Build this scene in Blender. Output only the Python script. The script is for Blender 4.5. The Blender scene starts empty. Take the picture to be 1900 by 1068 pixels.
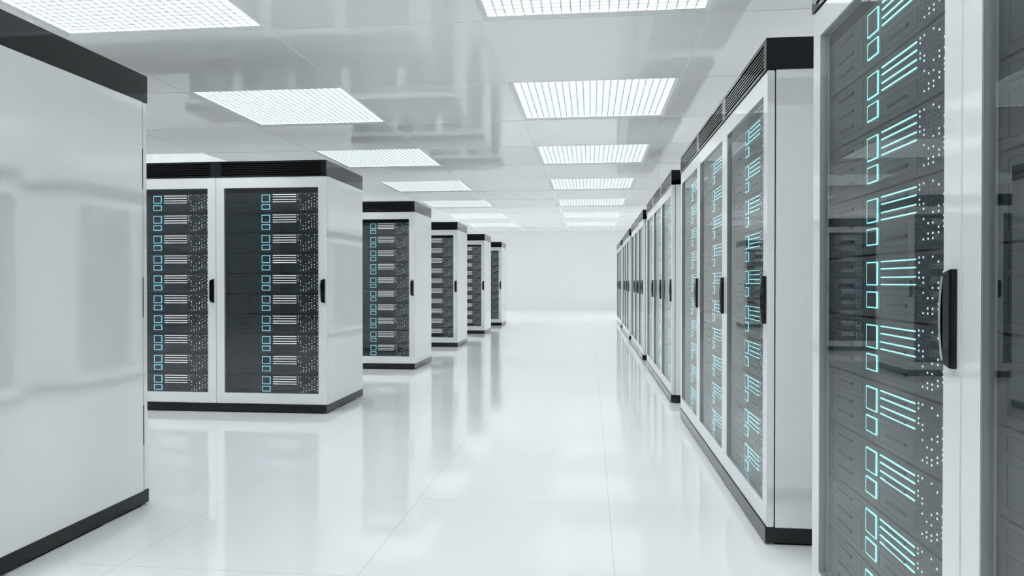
import bpy, bmesh, math, random
from mathutils import Matrix, Vector

S = bpy.context.scene
C = S.collection
PI = math.pi

# ------------------------------------------------------------------ camera
F_PX = 1344.0                      # focal length in pixels of a 1900x1068 frame
CAM_H = 1.143
vx, vy = 1095.5 - 950.0, 523.0 - 534.0       # where the aisle direction vanishes
yd = Vector((vx / F_PX, -vy / F_PX, -1.0)).normalized()
up = Vector((0, 1, -yd.y / yd.z)).normalized()
xr = yd.cross(up)
cam_data = bpy.data.cameras.new('camera')
cam_data.sensor_width = 36.0
cam_data.lens = 36.0 * F_PX / 1900.0
cam_data.clip_start = 0.02
cam_data.clip_end = 200
cam = bpy.data.objects.new('camera', cam_data)
C.objects.link(cam)
rot = Matrix((xr, yd, up))
cam.matrix_world = Matrix.Translation((0, 0, CAM_H)) @ rot.to_4x4()
S.camera = cam

# ------------------------------------------------------------------ world and exposure
S.view_settings.view_transform = 'Standard'
S.view_settings.look = 'None'
S.view_settings.gamma = 1.0
S.view_settings.use_curve_mapping = False
S.view_settings.exposure = 0.0
S.cycles.max_bounces = 24
S.cycles.diffuse_bounces = 16
S.cycles.glossy_bounces = 8
S.cycles.transparent_max_bounces = 32
S.cycles.caustics_reflective = True
WORLD_BACK, WORLD_SIDE = 0.06, 0.06
w = bpy.data.worlds.new('world')
S.world = w
w.use_nodes = True
nt = w.node_tree
bg = nt.nodes['Background']
# dim even background added outside the open end behind the camera
tc = nt.nodes.new('ShaderNodeTexCoord')
sp = nt.nodes.new('ShaderNodeSeparateXYZ')
nt.links.new(tc.outputs['Generated'], sp.inputs[0])
mr = nt.nodes.new('ShaderNodeMapRange')
mr.interpolation_type = 'SMOOTHSTEP'
mr.inputs['From Min'].default_value = -0.8
mr.inputs['From Max'].default_value = 0.3
mr.inputs['To Min'].default_value = WORLD_BACK
mr.inputs['To Max'].default_value = WORLD_SIDE
nt.links.new(sp.outputs['Y'], mr.inputs['Value'])
nt.links.new(mr.outputs['Result'], bg.inputs[1])
bg.inputs[0].default_value = (0.90, 0.97, 1.0, 1)

LAMP = 7.3            # radiance of the ceiling diffusers
LAMP_COL = (0.93, 0.985, 1.0)

# ------------------------------------------------------------------ materials
def mat(name, base, rough=0.3, metal=0.0, ior=1.5, spec=0.5, coat=0.0):
    m = bpy.data.materials.new(name)
    m.use_nodes = True
    p = m.node_tree.nodes['Principled BSDF']
    p.inputs['Base Color'].default_value = (*base, 1)
    p.inputs['Roughness'].default_value = rough
    p.inputs['Metallic'].default_value = metal
    p.inputs['IOR'].default_value = ior
    p.inputs['Specular IOR Level'].default_value = spec
    p.inputs['Coat Weight'].default_value = coat
    p.inputs['Coat Roughness'].default_value = 0.03
    return m

def emit(name, col, strength, sample=False):
    m = bpy.data.materials.new(name)
    m.use_nodes = True
    nt = m.node_tree
    nt.nodes.clear()
    e = nt.nodes.new('ShaderNodeEmission')
    e.inputs[0].default_value = (*col, 1)
    e.inputs[1].default_value = strength
    o = nt.nodes.new('ShaderNodeOutputMaterial')
    nt.links.new(e.outputs[0], o.inputs[0])
    if not sample:
        m.cycles.emission_sampling = 'NONE'
    return m

def seam_mat(name, base, line, rough, ox, oy, px, py, wid, ior=1.5, spec=0.25):
    """glossy surface with thin straight joints on a px by py grid (object coordinates in metres)"""
    m = mat(name, base, rough, ior=ior, spec=spec)
    nt = m.node_tree
    p = nt.nodes['Principled BSDF']
    tc = nt.nodes.new('ShaderNodeTexCoord')
    sep = nt.nodes.new('ShaderNodeSeparateXYZ')
    nt.links.new(tc.outputs['Object'], sep.inputs[0])
    outs = []
    for ax, off, pitch in (('X', ox, px), ('Y', oy, py)):
        a = nt.nodes.new('ShaderNodeMath'); a.operation = 'SUBTRACT'
        nt.links.new(sep.outputs[ax], a.inputs[0]); a.inputs[1].default_value = off
        b = nt.nodes.new('ShaderNodeMath'); b.operation = 'PINGPONG'
        nt.links.new(a.outputs[0], b.inputs[0]); b.inputs[1].default_value = pitch / 2
        c = nt.nodes.new('ShaderNodeMath'); c.operation = 'LESS_THAN'
        nt.links.new(b.outputs[0], c.inputs[0]); c.inputs[1].default_value = wid / 2
        outs.append(c)
    mx = nt.nodes.new('ShaderNodeMath'); mx.operation = 'MAXIMUM'
    nt.links.new(outs[0].outputs[0], mx.inputs[0])
    nt.links.new(outs[1].outputs[0], mx.inputs[1])
    mix = nt.nodes.new('ShaderNodeMix'); mix.data_type = 'RGBA'
    nt.links.new(mx.outputs[0], mix.inputs[0])
    mix.inputs[6].default_value = (*base, 1)
    mix.inputs[7].default_value = (*line, 1)
    nt.links.new(mix.outputs[2], p.inputs['Base Color'])
    return m

M = {}
M['white'] = mat('white_lacquer', (0.86, 0.865, 0.87), 0.06, ior=2.6)
M['black'] = mat('black_gloss', (0.002, 0.003, 0.005), 0.06, ior=1.47)
M['dark'] = mat('dark_matt', (0.004, 0.005, 0.006), 0.6, spec=0.2)
M['groove'] = mat('panel_groove', (0.010, 0.013, 0.016), 0.4, spec=0.3)
M['panel'] = mat('anthracite_panel', (0.028, 0.037, 0.046), 0.28, spec=0.35)
M['chrome'] = mat('polished_metal', (0.60, 0.64, 0.68), 0.08, metal=1.0)
M['reveal'] = mat('grey_reveal', (0.58, 0.62, 0.63), 0.05, metal=0.55, ior=1.7)
M['wall'] = mat('wall_paint', (0.94, 0.935, 0.93), 0.5)
M['floor'] = seam_mat('floor_tiles', (0.86, 0.865, 0.87), (0.64, 0.71, 0.72), 0.07, 0.095, 2.725, 0.995, 1.02, 0.004, spec=0.32)
M['ceiling'] = seam_mat('ceiling_tiles', (0.95, 0.95, 0.95), (0.99, 0.99, 0.99), 0.05, 0.925, 7.555, 1.79, 1.79, 0.007, spec=0.18)
M['joint'] = mat('white_joint', (0.97, 0.97, 0.97), 0.6, spec=0.1)
M['frame'] = mat('lamp_frame', (0.85, 0.87, 0.88), 0.3)
M['grille'] = mat('lamp_grille', (0.455, 0.47, 0.475), 0.5, spec=0.2)
M['diffuser'] = emit('lamp_diffuser', LAMP_COL, LAMP, True)
M['paledot'] = emit('pale_dot_light', (0.74, 0.78, 0.78), 2.1)
M['cyan'] = emit('cyan_light', (0.27, 0.86, 0.88), 1.7)
M['blue'] = emit('blue_light', (0.24, 0.66, 0.80), 1.35)
M['pale'] = emit('pale_light', (0.66, 0.70, 0.70), 1.6)
M['cyanpale'] = emit('pale_cyan_light', (0.36, 0.87, 0.87), 1.6)
M['dot'] = emit('dot_light', (0.72, 0.90, 0.90), 1.1)

def glass():
    m = bpy.data.materials.new('door_glass')
    m.use_nodes = True
    nt = m.node_tree
    nt.nodes.clear()
    t = nt.nodes.new('ShaderNodeBsdfTransparent')
    t.inputs[0].default_value = (0.95, 0.97, 0.97, 1)
    t2 = nt.nodes.new('ShaderNodeBsdfTransparent')
    g = nt.nodes.new('ShaderNodeBsdfGlossy')
    g.inputs['Roughness'].default_value = 0.0
    fr = nt.nodes.new('ShaderNodeFresnel')
    fr.inputs[0].default_value = 1.85
    mix = nt.nodes.new('ShaderNodeMixShader')
    nt.links.new(fr.outputs[0], mix.inputs[0])
    nt.links.new(t.outputs[0], mix.inputs[1])
    nt.links.new(g.outputs[0], mix.inputs[2])
    geo = nt.nodes.new('ShaderNodeNewGeometry')
    mix2 = nt.nodes.new('ShaderNodeMixShader')      # inner face: plain pass-through
    nt.links.new(geo.outputs['Backfacing'], mix2.inputs[0])
    nt.links.new(mix.outputs[0], mix2.inputs[1])
    nt.links.new(t2.outputs[0], mix2.inputs[2])
    o = nt.nodes.new('ShaderNodeOutputMaterial')
    nt.links.new(mix2.outputs[0], o.inputs[0])
    return m
M['glass'] = glass()

# ------------------------------------------------------------------ mesh helpers
def new():
    return bmesh.new()

def box(bm, x0, x1, y0, y1, z0, z1, mi=0):
    v = [bm.verts.new(p) for p in ((x0, y0, z0), (x1, y0, z0), (x1, y1, z0), (x0, y1, z0),
                                   (x0, y0, z1), (x1, y0, z1), (x1, y1, z1), (x0, y1, z1))]
    for q in ((0, 3, 2, 1), (4, 5, 6, 7), (0, 1, 5, 4), (1, 2, 6, 5), (2, 3, 7, 6), (3, 0, 4, 7)):
        f = bm.faces.new([v[i] for i in q])
        f.material_index = mi
    return v

def bevel_box(bm, x0, x1, y0, y1, z0, z1, r=0.002, mi=0):
    t = new()
    box(t, x0, x1, y0, y1, z0, z1, mi)
    bmesh.ops.bevel(t, geom=t.edges[:], offset=r, segments=2, affect='EDGES', profile=0.7)
    me = bpy.data.meshes.new('t')
    for f in t.faces: f.material_index = mi
    t.to_mesh(me); t.free()
    bm.from_mesh(me)
    bpy.data.meshes.remove(me)

def disc(bm, x, y, z, r, t, n=6, mi=0):
    """small disc facing -Y standing t proud of plane y"""
    a = [bm.verts.new((x + r * math.cos(2 * PI * k / n), y - t, z + r * math.sin(2 * PI * k / n))) for k in range(n)]
    b = [bm.verts.new((x + r * math.cos(2 * PI * k / n), y, z + r * math.sin(2 * PI * k / n))) for k in range(n)]
    f = bm.faces.new(a); f.material_index = mi
    for k in range(n):
        f = bm.faces.new((a[k], b[k], b[(k + 1) % n], a[(k + 1) % n])); f.material_index = mi

def ring_xz(bm, x0, x1, z0, z1, wx, wz, y0, y1, mi=0):
    """rectangular frame in the XZ plane as one closed mitred solid; outer x0..x1,z0..z1, member widths wx (sides) wz (top/bottom)"""
    O = [(x0, z0), (x1, z0), (x1, z1), (x0, z1)]
    I = [(x0 + wx, z0 + wz), (x1 - wx, z0 + wz), (x1 - wx, z1 - wz), (x0 + wx, z1 - wz)]
    of = [bm.verts.new((p[0], y0, p[1])) for p in O]; ob = [bm.verts.new((p[0], y1, p[1])) for p in O]
    nf = [bm.verts.new((p[0], y0, p[1])) for p in I]; nb = [bm.verts.new((p[0], y1, p[1])) for p in I]
    for k in range(4):
        j = (k + 1) % 4
        for q in ((of[k], of[j], nf[j], nf[k]), (ob[j], ob[k], nb[k], nb[j]),
                  (of[j], of[k], ob[k], ob[j]), (nf[k], nf[j], nb[j], nb[k])):
            f = bm.faces.new(q); f.material_index = mi

def obj(name, bm, mats, parent=None, label=None, smooth=False):
    bmesh.ops.recalc_face_normals(bm, faces=bm.faces[:])
    me = bpy.data.meshes.new(name)
    bm.to_mesh(me); bm.free()
    for m in (mats if isinstance(mats, (list, tuple)) else [mats]):
        me.materials.append(M[m])
    if smooth:
        for p in me.polygons: p.use_smooth = True
    o = bpy.data.objects.new(name, me)
    C.objects.link(o)
    if parent: o.parent = parent
    if label: o['label'] = label
    return o

def thing(name, label, cat, loc=(0, 0, 0), rz=0, group=None):
    o = bpy.data.objects.new(name, None)
    o.empty_display_size = 0.2
    C.objects.link(o)
    o.location = loc; o.rotation_euler = (0, 0, rz)
    o['label'] = label; o['category'] = cat
    if group: o['group'] = group
    return o

def struct(name, bm, m):
    o = obj(name, bm, m)
    o['kind'] = 'structure'
    return o

def copy_tree(o, parent=None):
    c = o.copy()
    C.objects.link(c)
    if parent: c.parent = parent
    for ch in list(o.children):
        copy_tree(ch, c)
    return c

# ------------------------------------------------------------------ room shell
ZC = 3.23
RX0, RX1, RY0, RY1 = -10.71, 5.405, -12.0, 30.0
TP = 1.79                       # ceiling tile pitch
LX = [-7.13, -3.54, 0.03, 3.61] # centres of the lamp columns
LY = [8.45 + 3.58 * k for k in range(-3, 6)]
def has_lamp(i, j):                # unseen lane behind right row: lamps added to brighten ceiling, front ones left out
    return i < 3 or j >= 2
HL = 0.877                      # half size of a lamp opening

bm = new(); box(bm, RX0 - .1, RX1 + .1, RY0, RY1 + .1, -0.1, 0.0)
struct('floor', bm, 'floor')

# ceiling: tiles as faces with real openings over the lamps
bm = new()
xs = sorted(set([RX0, RX1] + [c + s * HL for c in LX for s in (-1, 1)]))
ys = sorted(set([RY0, RY1] + [c + s * HL for c in LY for s in (-1, 1)]))
grid = {}
for i, x in enumerate(xs):
    for j, y in enumerate(ys):
        grid[i, j] = (bm.verts.new((x, y, ZC)), bm.verts.new((x, y, ZC + 0.06)))
def is_open(x0, x1, y0, y1):
    mx, my = (x0 + x1) / 2, (y0 + y1) / 2
    return any(abs(mx - a) < HL and abs(my - b) < HL and has_lamp(i, j) for i, a in enumerate(LX) for j, b in enumerate(LY))
for i in range(len(xs) - 1):
    for j in range(len(ys) - 1):
        if is_open(xs[i], xs[i + 1], ys[j], ys[j + 1]):
            for a, b in (((i, j), (i + 1, j)), ((i + 1, j), (i + 1, j + 1)), ((i + 1, j + 1), (i, j + 1)), ((i, j + 1), (i, j))):
                bm.faces.new((grid[a][0], grid[b][0], grid[b][1], grid[a][1]))
            continue
        for L in (0, 1):
            q = [grid[i, j][L], grid[i + 1, j][L], grid[i + 1, j + 1][L], grid[i, j + 1][L]]
            bm.faces.new(q)
struct('ceiling', bm, 'ceiling')
bm = new(); box(bm, RX0 - .1, RX1 + .1, RY1, RY1 + .1, 0, ZC + .06)
struct('wall_back', bm, 'wall')

bm = new(); box(bm, RX0 - .1, RX0, RY0, RY1, 0, ZC + .06)
struct('wall_left', bm, 'wall')
bm = new(); box(bm, RX1, RX1 + .1, RY0, RY1, 0, ZC + .06)
struct('wall_right', bm, 'wall')

# thin raised joints between the ceiling tiles
bm = new()
k = -7
while True:
    x = 0.925 + k * TP
    if x > RX1: break
    if x > RX0: box(bm, x - .004, x + .004, RY0, RY1, ZC - .003, ZC + .001)
    k += 1
k = -11
while True:
    y = 7.555 + k * TP
    if y > RY1: break
    if y > RY0: box(bm, RX0, RX1, y - .004, y + .004, ZC - .0028, ZC + .001)
    k += 1
struct('trim_1', bm, 'joint')

# ------------------------------------------------------------------ ceiling lamps
def make_lamp():
    t = thing('ceiling_light', '', 'ceiling light')
    d = 0.058
    # sloping white frame inside the opening
    bm = new()
    s = HL - 0.001
    i_ = s - 0.035
    zt = d
    a = [bm.verts.new((x * s, y * s, 0.0)) for x, y in ((-1, -1), (1, -1), (1, 1), (-1, 1))]
    b = [bm.verts.new((x * i_, y * i_, 0.018)) for x, y in ((-1, -1), (1, -1), (1, 1), (-1, 1))]
    c = [bm.verts.new((x * i_, y * i_, zt)) for x, y in ((-1, -1), (1, -1), (1, 1), (-1, 1))]
    e = [bm.verts.new((x * s, y * s, zt)) for x, y in ((-1, -1), (1, -1), (1, 1), (-1, 1))]
    for k in range(4):
        j = (k + 1) % 4
        for p, q in ((a, b), (b, c), (c, e), (e, a)):
            bm.faces.new((p[k], p[j], q[j], q[k]))
    obj('frame', bm, 'frame', t)
    bm = new()
    box(bm, -i_, i_, -i_, i_, 0.050, 0.055)
    obj('diffuser', bm, 'diffuser', t)
    bm = new()
    n = 23
    st = 2 * i_ / n
    for k in range(1, n):
        p = -i_ + k * st
        box(bm, p - .0026, p + .0026, -i_, i_, 0.0140, 0.0490)
        box(bm, -i_, i_, p - .0026, p + .0026, 0.0142, 0.0492)
    obj('grille', bm, 'grille', t)
    return t
lamp0 = make_lamp()
ORD = ['first', 'second', 'third', 'fourth', 'fifth', 'sixth', 'seventh', 'eighth', 'ninth', 'tenth']
first = True
COLN = ['over the far left aisle', 'over the left-hand racks', 'over the aisle', 'added unseen behind the right-hand racks']
for i, x in enumerate(LX):
    for j, y in enumerate(LY):
        if not has_lamp(i, j): continue
        t = lamp0 if first else copy_tree(lamp0)
        first = False
        t.location = (x, y, ZC)
        # the nearest panels in view over the aisle and over the left racks are rows index 2 upward
        if j >= 2:
            wh = ORD[j - 2] + ' from the front'
        else:
            wh = ORD[1 - j] + ' behind the camera'
        t['label'] = 'square recessed grid light panel %s, %s' % (COLN[i], wh)
        t['group'] = 'grid light panels in the ceiling'

# ------------------------------------------------------------------ server racks
W, D, H = 1.010, 1.0, 2.2
CX, CY = W / 2, D / 2
def off(bm):
    bmesh.ops.translate(bm, verts=bm.verts[:], vec=(-CX, -CY, 0))
    return bm
ZP, ZT = 0.075, 2.062           # top of plinth, underside of cap
G = 0.002                       # half gap between neighbours
UP = 0.1775                     # height of one server unit
UTOP = 1.9265                   # top of the uppermost unit
YF = 0.034                      # plane of the server fronts

def unit_mesh():
    bm = new()
    h = UP - 0.006
    box(bm, 0.035, W - 0.035, YF, 0.62, -h, 0.0, 0)
    def groove(x0, x1, z0, z1, t=0.0022):
        ring_xz(bm, x0, x1, z0, z1, t, t, YF - 0.0006, YF + 0.001, 1)
    def slot(x0, x1, z, t=0.0035):
        box(bm, x0, x1, YF - 0.0035, YF + 0.001, z - t, z + t, 1)
        disc(bm, x1, YF, z, 0.0052, 0.004, 8, 1)
    groove(0.105, 0.370, -0.047, -0.012); slot(0.165, 0.285, -0.029)
    groove(0.105, 0.370, -0.152, -0.062); slot(0.165, 0.285, -0.084); slot(0.165, 0.285, -0.128)
    for z0, z1 in ((-0.046, -0.011), (-0.092, -0.056), (-0.158, -0.108)):
        groove(0.497, 0.724, z0, z1)
        slot(0.545, 0.665, (z0 + z1) / 2)
    return off(bm)

def squares_mesh(t):
    bm = new()
    for z0, z1 in ((-0.083, -0.0165), (-0.147, -0.100)):
        ring_xz(bm, 0.407, 0.483, z0, z1, t, t, YF - 0.0035, YF + 0.001, 0)
        box(bm, 0.407 + t, 0.483 - t, YF - 0.0034, YF + 0.001, z0 + t, z1 - t, 1)
    return off(bm)

def bars_mesh(t):
    bm = new()
    for z in (-0.0175, -0.0375, -0.0605, -0.0800):
        box(bm, 0.508, 0.722, YF - 0.003, YF + 0.001, z - t / 2, z + t / 2)
    return off(bm)

def dots_mesh(seed):
    rnd = random.Random(seed)
    bm = new()
    cols = [0.738, 0.760, 0.784, 0.808, 0.836, 0.861, 0.886, 0.911]
    for c in cols:
        for r in range(12):
            z = -0.014 - r * 0.0122
            lit = rnd.random() < 0.50
            if lit:
                disc(bm, c, YF, z, 0.0027, 0.0012, 6, 0)
            else:
                disc(bm, c, YF, z, 0.0022, 0.0008, 6, 1)
            if rnd.random() < 0.35:
                disc(bm, c + 0.0115, YF, z + 0.006, 0.0018, 0.0008, 6, 1)
    return off(bm)

def make_handle(door):
    # black plate, slightly wedge shaped, with a bowed polished grip on its left edge
    bm = new()
    prof = [(0.957, -0.0005, 0.972, 1.159), (0.959, -0.012, 0.972, 1.159), (0.966, -0.0165, 0.969, 1.162),
            (0.990, -0.0150, 0.962, 1.169), (0.993, -0.011, 0.961, 1.170), (0.993, -0.0005, 0.961, 1.170)]
    lo = [bm.verts.new((a, b, c)) for a, b, c, d in prof]
    hi = [bm.verts.new((a, b, d)) for a, b, c, d in prof]
    n = len(prof)
    for k in range(n):
        j = (k + 1) % n
        bm.faces.new((lo[k], lo[j], hi[j], hi[k]))
    bm.faces.new(lo); bm.faces.new(list(reversed(hi)))
    h = obj('handle', off(bm), 'black', door, 'black gloss handle plate')
    bm = new()
    N = 14
    rows = []
    for k in range(N + 1):
        s = k / N
        z = 0.975 + 0.181 * s
        bow = math.sin(PI * s) ** 0.8 if 0 < s < 1 else 0
        y = -0.012 - 0.005 * bow
        x = 0.9565 - 0.002 * bow
        rows.append([bm.verts.new((x - .003, y, z)), bm.verts.new((x + .001, y - .004, z)),
                     bm.verts.new((x + .006, y - .002, z)), bm.verts.new((x + .004, y + .004, z))])
    for a, b in zip(rows, rows[1:]):
        for k in range(4):
            j = (k + 1) % 4
            bm.faces.new((a[k], a[j], b[j], b[k]))
    bm.faces.new(rows[0]); bm.faces.new(list(reversed(rows[-1])))
    obj('grip', off(bm), 'chrome', h, 'polished bowed grip', smooth=False)

def make_rack(side_white=False, hinges=True):
    t = thing('server_rack', '', 'server rack')
    w0, w1 = G, W - G
    # body: two side panels, roof, back and a dark inner chassis
    bm = new()
    bevel_box(bm, w0, w0 + 0.016, 0.036, D - 0.002, ZP, ZT)
    obj('side_panel', off(bm), 'white', t)
    bm = new()
    bevel_box(bm, w1 - 0.016, w1, 0.036, D - 0.002, ZP, ZT)
    obj('side_panel', off(bm), 'white', t)
    bm = new()
    bevel_box(bm, w0 + 0.017, w1 - 0.017, D - 0.022, D - 0.004, ZP + .001, ZT - .001)
    obj('rear_panel', off(bm), 'white', t)
    bm = new()
    # chassis: lining seen at the door gap and round the servers
    ring_xz(bm, w0 + 0.0175, w1 - 0.0175, ZP + 0.001, ZT - 0.001, 0.017, 0.004, 0.0335, 0.70)
    box(bm, w0 + 0.02, w1 - 0.02, 0.70, 0.71, ZP + .003, ZT - .003)
    box(bm, 0.036, W - 0.036, YF + 0.002, 0.10, UTOP + 0.001, ZT - 0.006)
    ring_xz(bm, w0 + 0.004, w1 - 0.004, ZP + 0.001, ZT - 0.001, 0.013, 0.003, 0.0325, 0.0355)  # dark ring added to keep the door gap black where light leaks
    obj('chassis', off(bm), 'dark', t)
    # cap
    bm = new()
    c0, c1 = 0.0008, W - 0.0008
    yf, yb = -0.006, D
    z0, z1 = ZT + 0.001, H
    box(bm, c0, c1, 0.03, yb, z0, z1)                      # main block behind the vent
    v0, v1 = 2.076, 2.182
    box(bm, c0, c1, yf, 0.03, v1, z1)
    box(bm, c0, c1, yf, 0.03, z0, v0)
    box(bm, c0, 0.052, yf, 0.03, v0, v1)
    box(bm, 0.962, c1, yf, 0.03, v0, v1)
    cap = obj('cap', off(bm), 'black', t, 'black top cap')
    bm = new()
    n = 7
    st = (v1 - v0) / n
    for k in range(1, n):
        z = v0 + k * st
        box(bm, 0.052, 0.962, yf + 0.0006, 0.016, z - 0.0034, z + 0.0034)
    obj('vent_grille', off(bm), 'black', cap, 'slatted vent')
    # plinth
    bm = new()
    box(bm, c0, c1, -0.006, D, 0.010, ZP)
    pl = obj('plinth', off(bm), 'black', t, 'black plinth')
    for a, b in ((0.04, 0.22), (0.34, 0.80)):
        bm = new()
        box(bm, 0.012, W - 0.012, a, b, 0.0, 0.010)
        obj('foot', off(bm), 'dark', pl)
    # door
    bm = new()
    z0, z1 = ZP + 0.002, ZT - 0.002
    ring_xz(bm, w0, w1, z0, z1, 0.0755, 0.0945, 0.0, 0.031)
    ed = [e for e in bm.edges if e.is_manifold]
    bmesh.ops.bevel(bm, geom=ed, offset=0.0018, segments=2, affect='EDGES')
    for f in bm.faces:                       # polished reveal round the pane
        c = f.calc_center_median()
        if 0.0005 < c.y < 0.0305 and w0 + 0.06 < c.x < w1 - 0.06 and z0 + 0.08 < c.z < z1 - 0.08:
            f.material_index = 1
    door = obj('door', off(bm), ['white', 'reveal'], t, 'white glazed door frame')
    bm = new()
    box(bm, w0 + 0.0750, w1 - 0.0750, 0.013, 0.017, z0 + 0.094, z1 - 0.094)
    obj('glass_pane', off(bm), 'glass', door, 'clear glass pane')
    make_handle(door)
    for a, b in ((0.31, 0.515), (0.965, 1.168), (1.618, 1.822)):
        bm = new()
        box(bm, w0 - 0.0006, w0 + 0.006, 0.0315, 0.0375, a, b)
        obj('hinge', off(bm), 'dark', door, 'thin dark hinge slit')
    return t

def add_units(rack, kind):
    """the ten identical drawers, each with its light outlines, bars and dots"""
    sq, br, dt, st, bt = {'aisle': ('cyan', 'cyanpale', 'dot', 0.0034, 0.0034),
                          'left': ('blue', 'pale', 'paledot', 0.0052, 0.0054)}[kind]
    u0 = obj('server_unit', unit_mesh(), ['panel', 'groove'], rack)
    obj('square_indicator', squares_mesh(st), [sq, 'panel'], u0, 'glowing blue-green square outlines')
    obj('light_bar', bars_mesh(bt), br, u0, 'four glowing light bars')
    obj('status_lights', dots_mesh(3), [dt, 'groove'], u0, 'dotted status lights')
    u0.location = (0, 0, UTOP)
    for k in range(1, 10):
        c = copy_tree(u0, rack)
        c.location = (0, 0, UTOP - k * UP)

proto = {}
for kind in ('aisle', 'left'):
    r = make_rack() if not proto else copy_tree(proto['aisle'])
    if kind == 'left':
        # same cabinet, other light colours
        for ch in list(r.children):
            if ch.name.startswith('server_unit'):
                for g in list(ch.children): bpy.data.objects.remove(g)
                bpy.data.objects.remove(ch)
    add_units(r, kind)
    proto[kind] = r

used = {'aisle': False, 'left': False}
def place(kind, x, y, rz, label, group):
    r = copy_tree(proto[kind]) if used[kind] else proto[kind]
    used[kind] = True
    r.location = (x, y, 0)
    r.rotation_euler = (0, 0, rz)
    r['label'] = label; r['category'] = 'server rack'; r['group'] = group
    return r

XR = 0.757 + 0.006                     # door plane of the right-hand row
RB = [2.600, 3.245 + 3 * W, 6.965 + 3 * W, 10.72 + 3 * W, 14.45 + 3 * W, 18.20 + 3 * W]   # far end of each block of three
POSR = ['farthest', 'middle', 'nearest']
BL = ['first', 'second', 'third', 'fourth', 'fifth', 'farthest']
for b, yfar in enumerate(RB):
    for k in range(3):
        if b == 0 and k == 2: continue                  # behind the camera's edge
        yc = yfar - (k + 0.5) * W
        if b == 0:
            lab = ['white rack with lit glass door, large at the right edge of the photo',
                   'white rack at the extreme right, mostly cut off by the photo edge'][k]
        else:
            lab = 'white glass-door rack, %s block of the right-hand row, %s of three' % (BL[b], POSR[k])
        place('aisle', XR + CY, yc, -PI / 2, lab, 'racks in the right-hand row')

XL = -2.270                            # aisle side of the left-hand blocks
LB = [6.06, 9.26, 12.55, 15.80, 18.90]
NL = [4, 5, 5, 3, 3]
BLL = ['front', 'second', 'third', 'fourth', 'farthest']
POSL = ['at the aisle end', 'second from the aisle', 'third from the aisle', 'fourth from the aisle', 'fifth from the aisle']
place('left', XL - CX, 3.51 - CY, PI, 'white rack seen from its blank side, large at the left edge of the photo', 'racks in the left-hand blocks')
for b, y in enumerate(LB):
    dx = [0, -0.01, -0.05, -0.045, -0.05][b]
    for k in range(NL[b]):
        place('left', XL + dx - CX - k * W, y + CY + 0.006, 0,
              'white rack with dark lit glass door, %s left-hand block, %s' % (BLL[b], POSL[k]),
              'racks in the left-hand blocks')
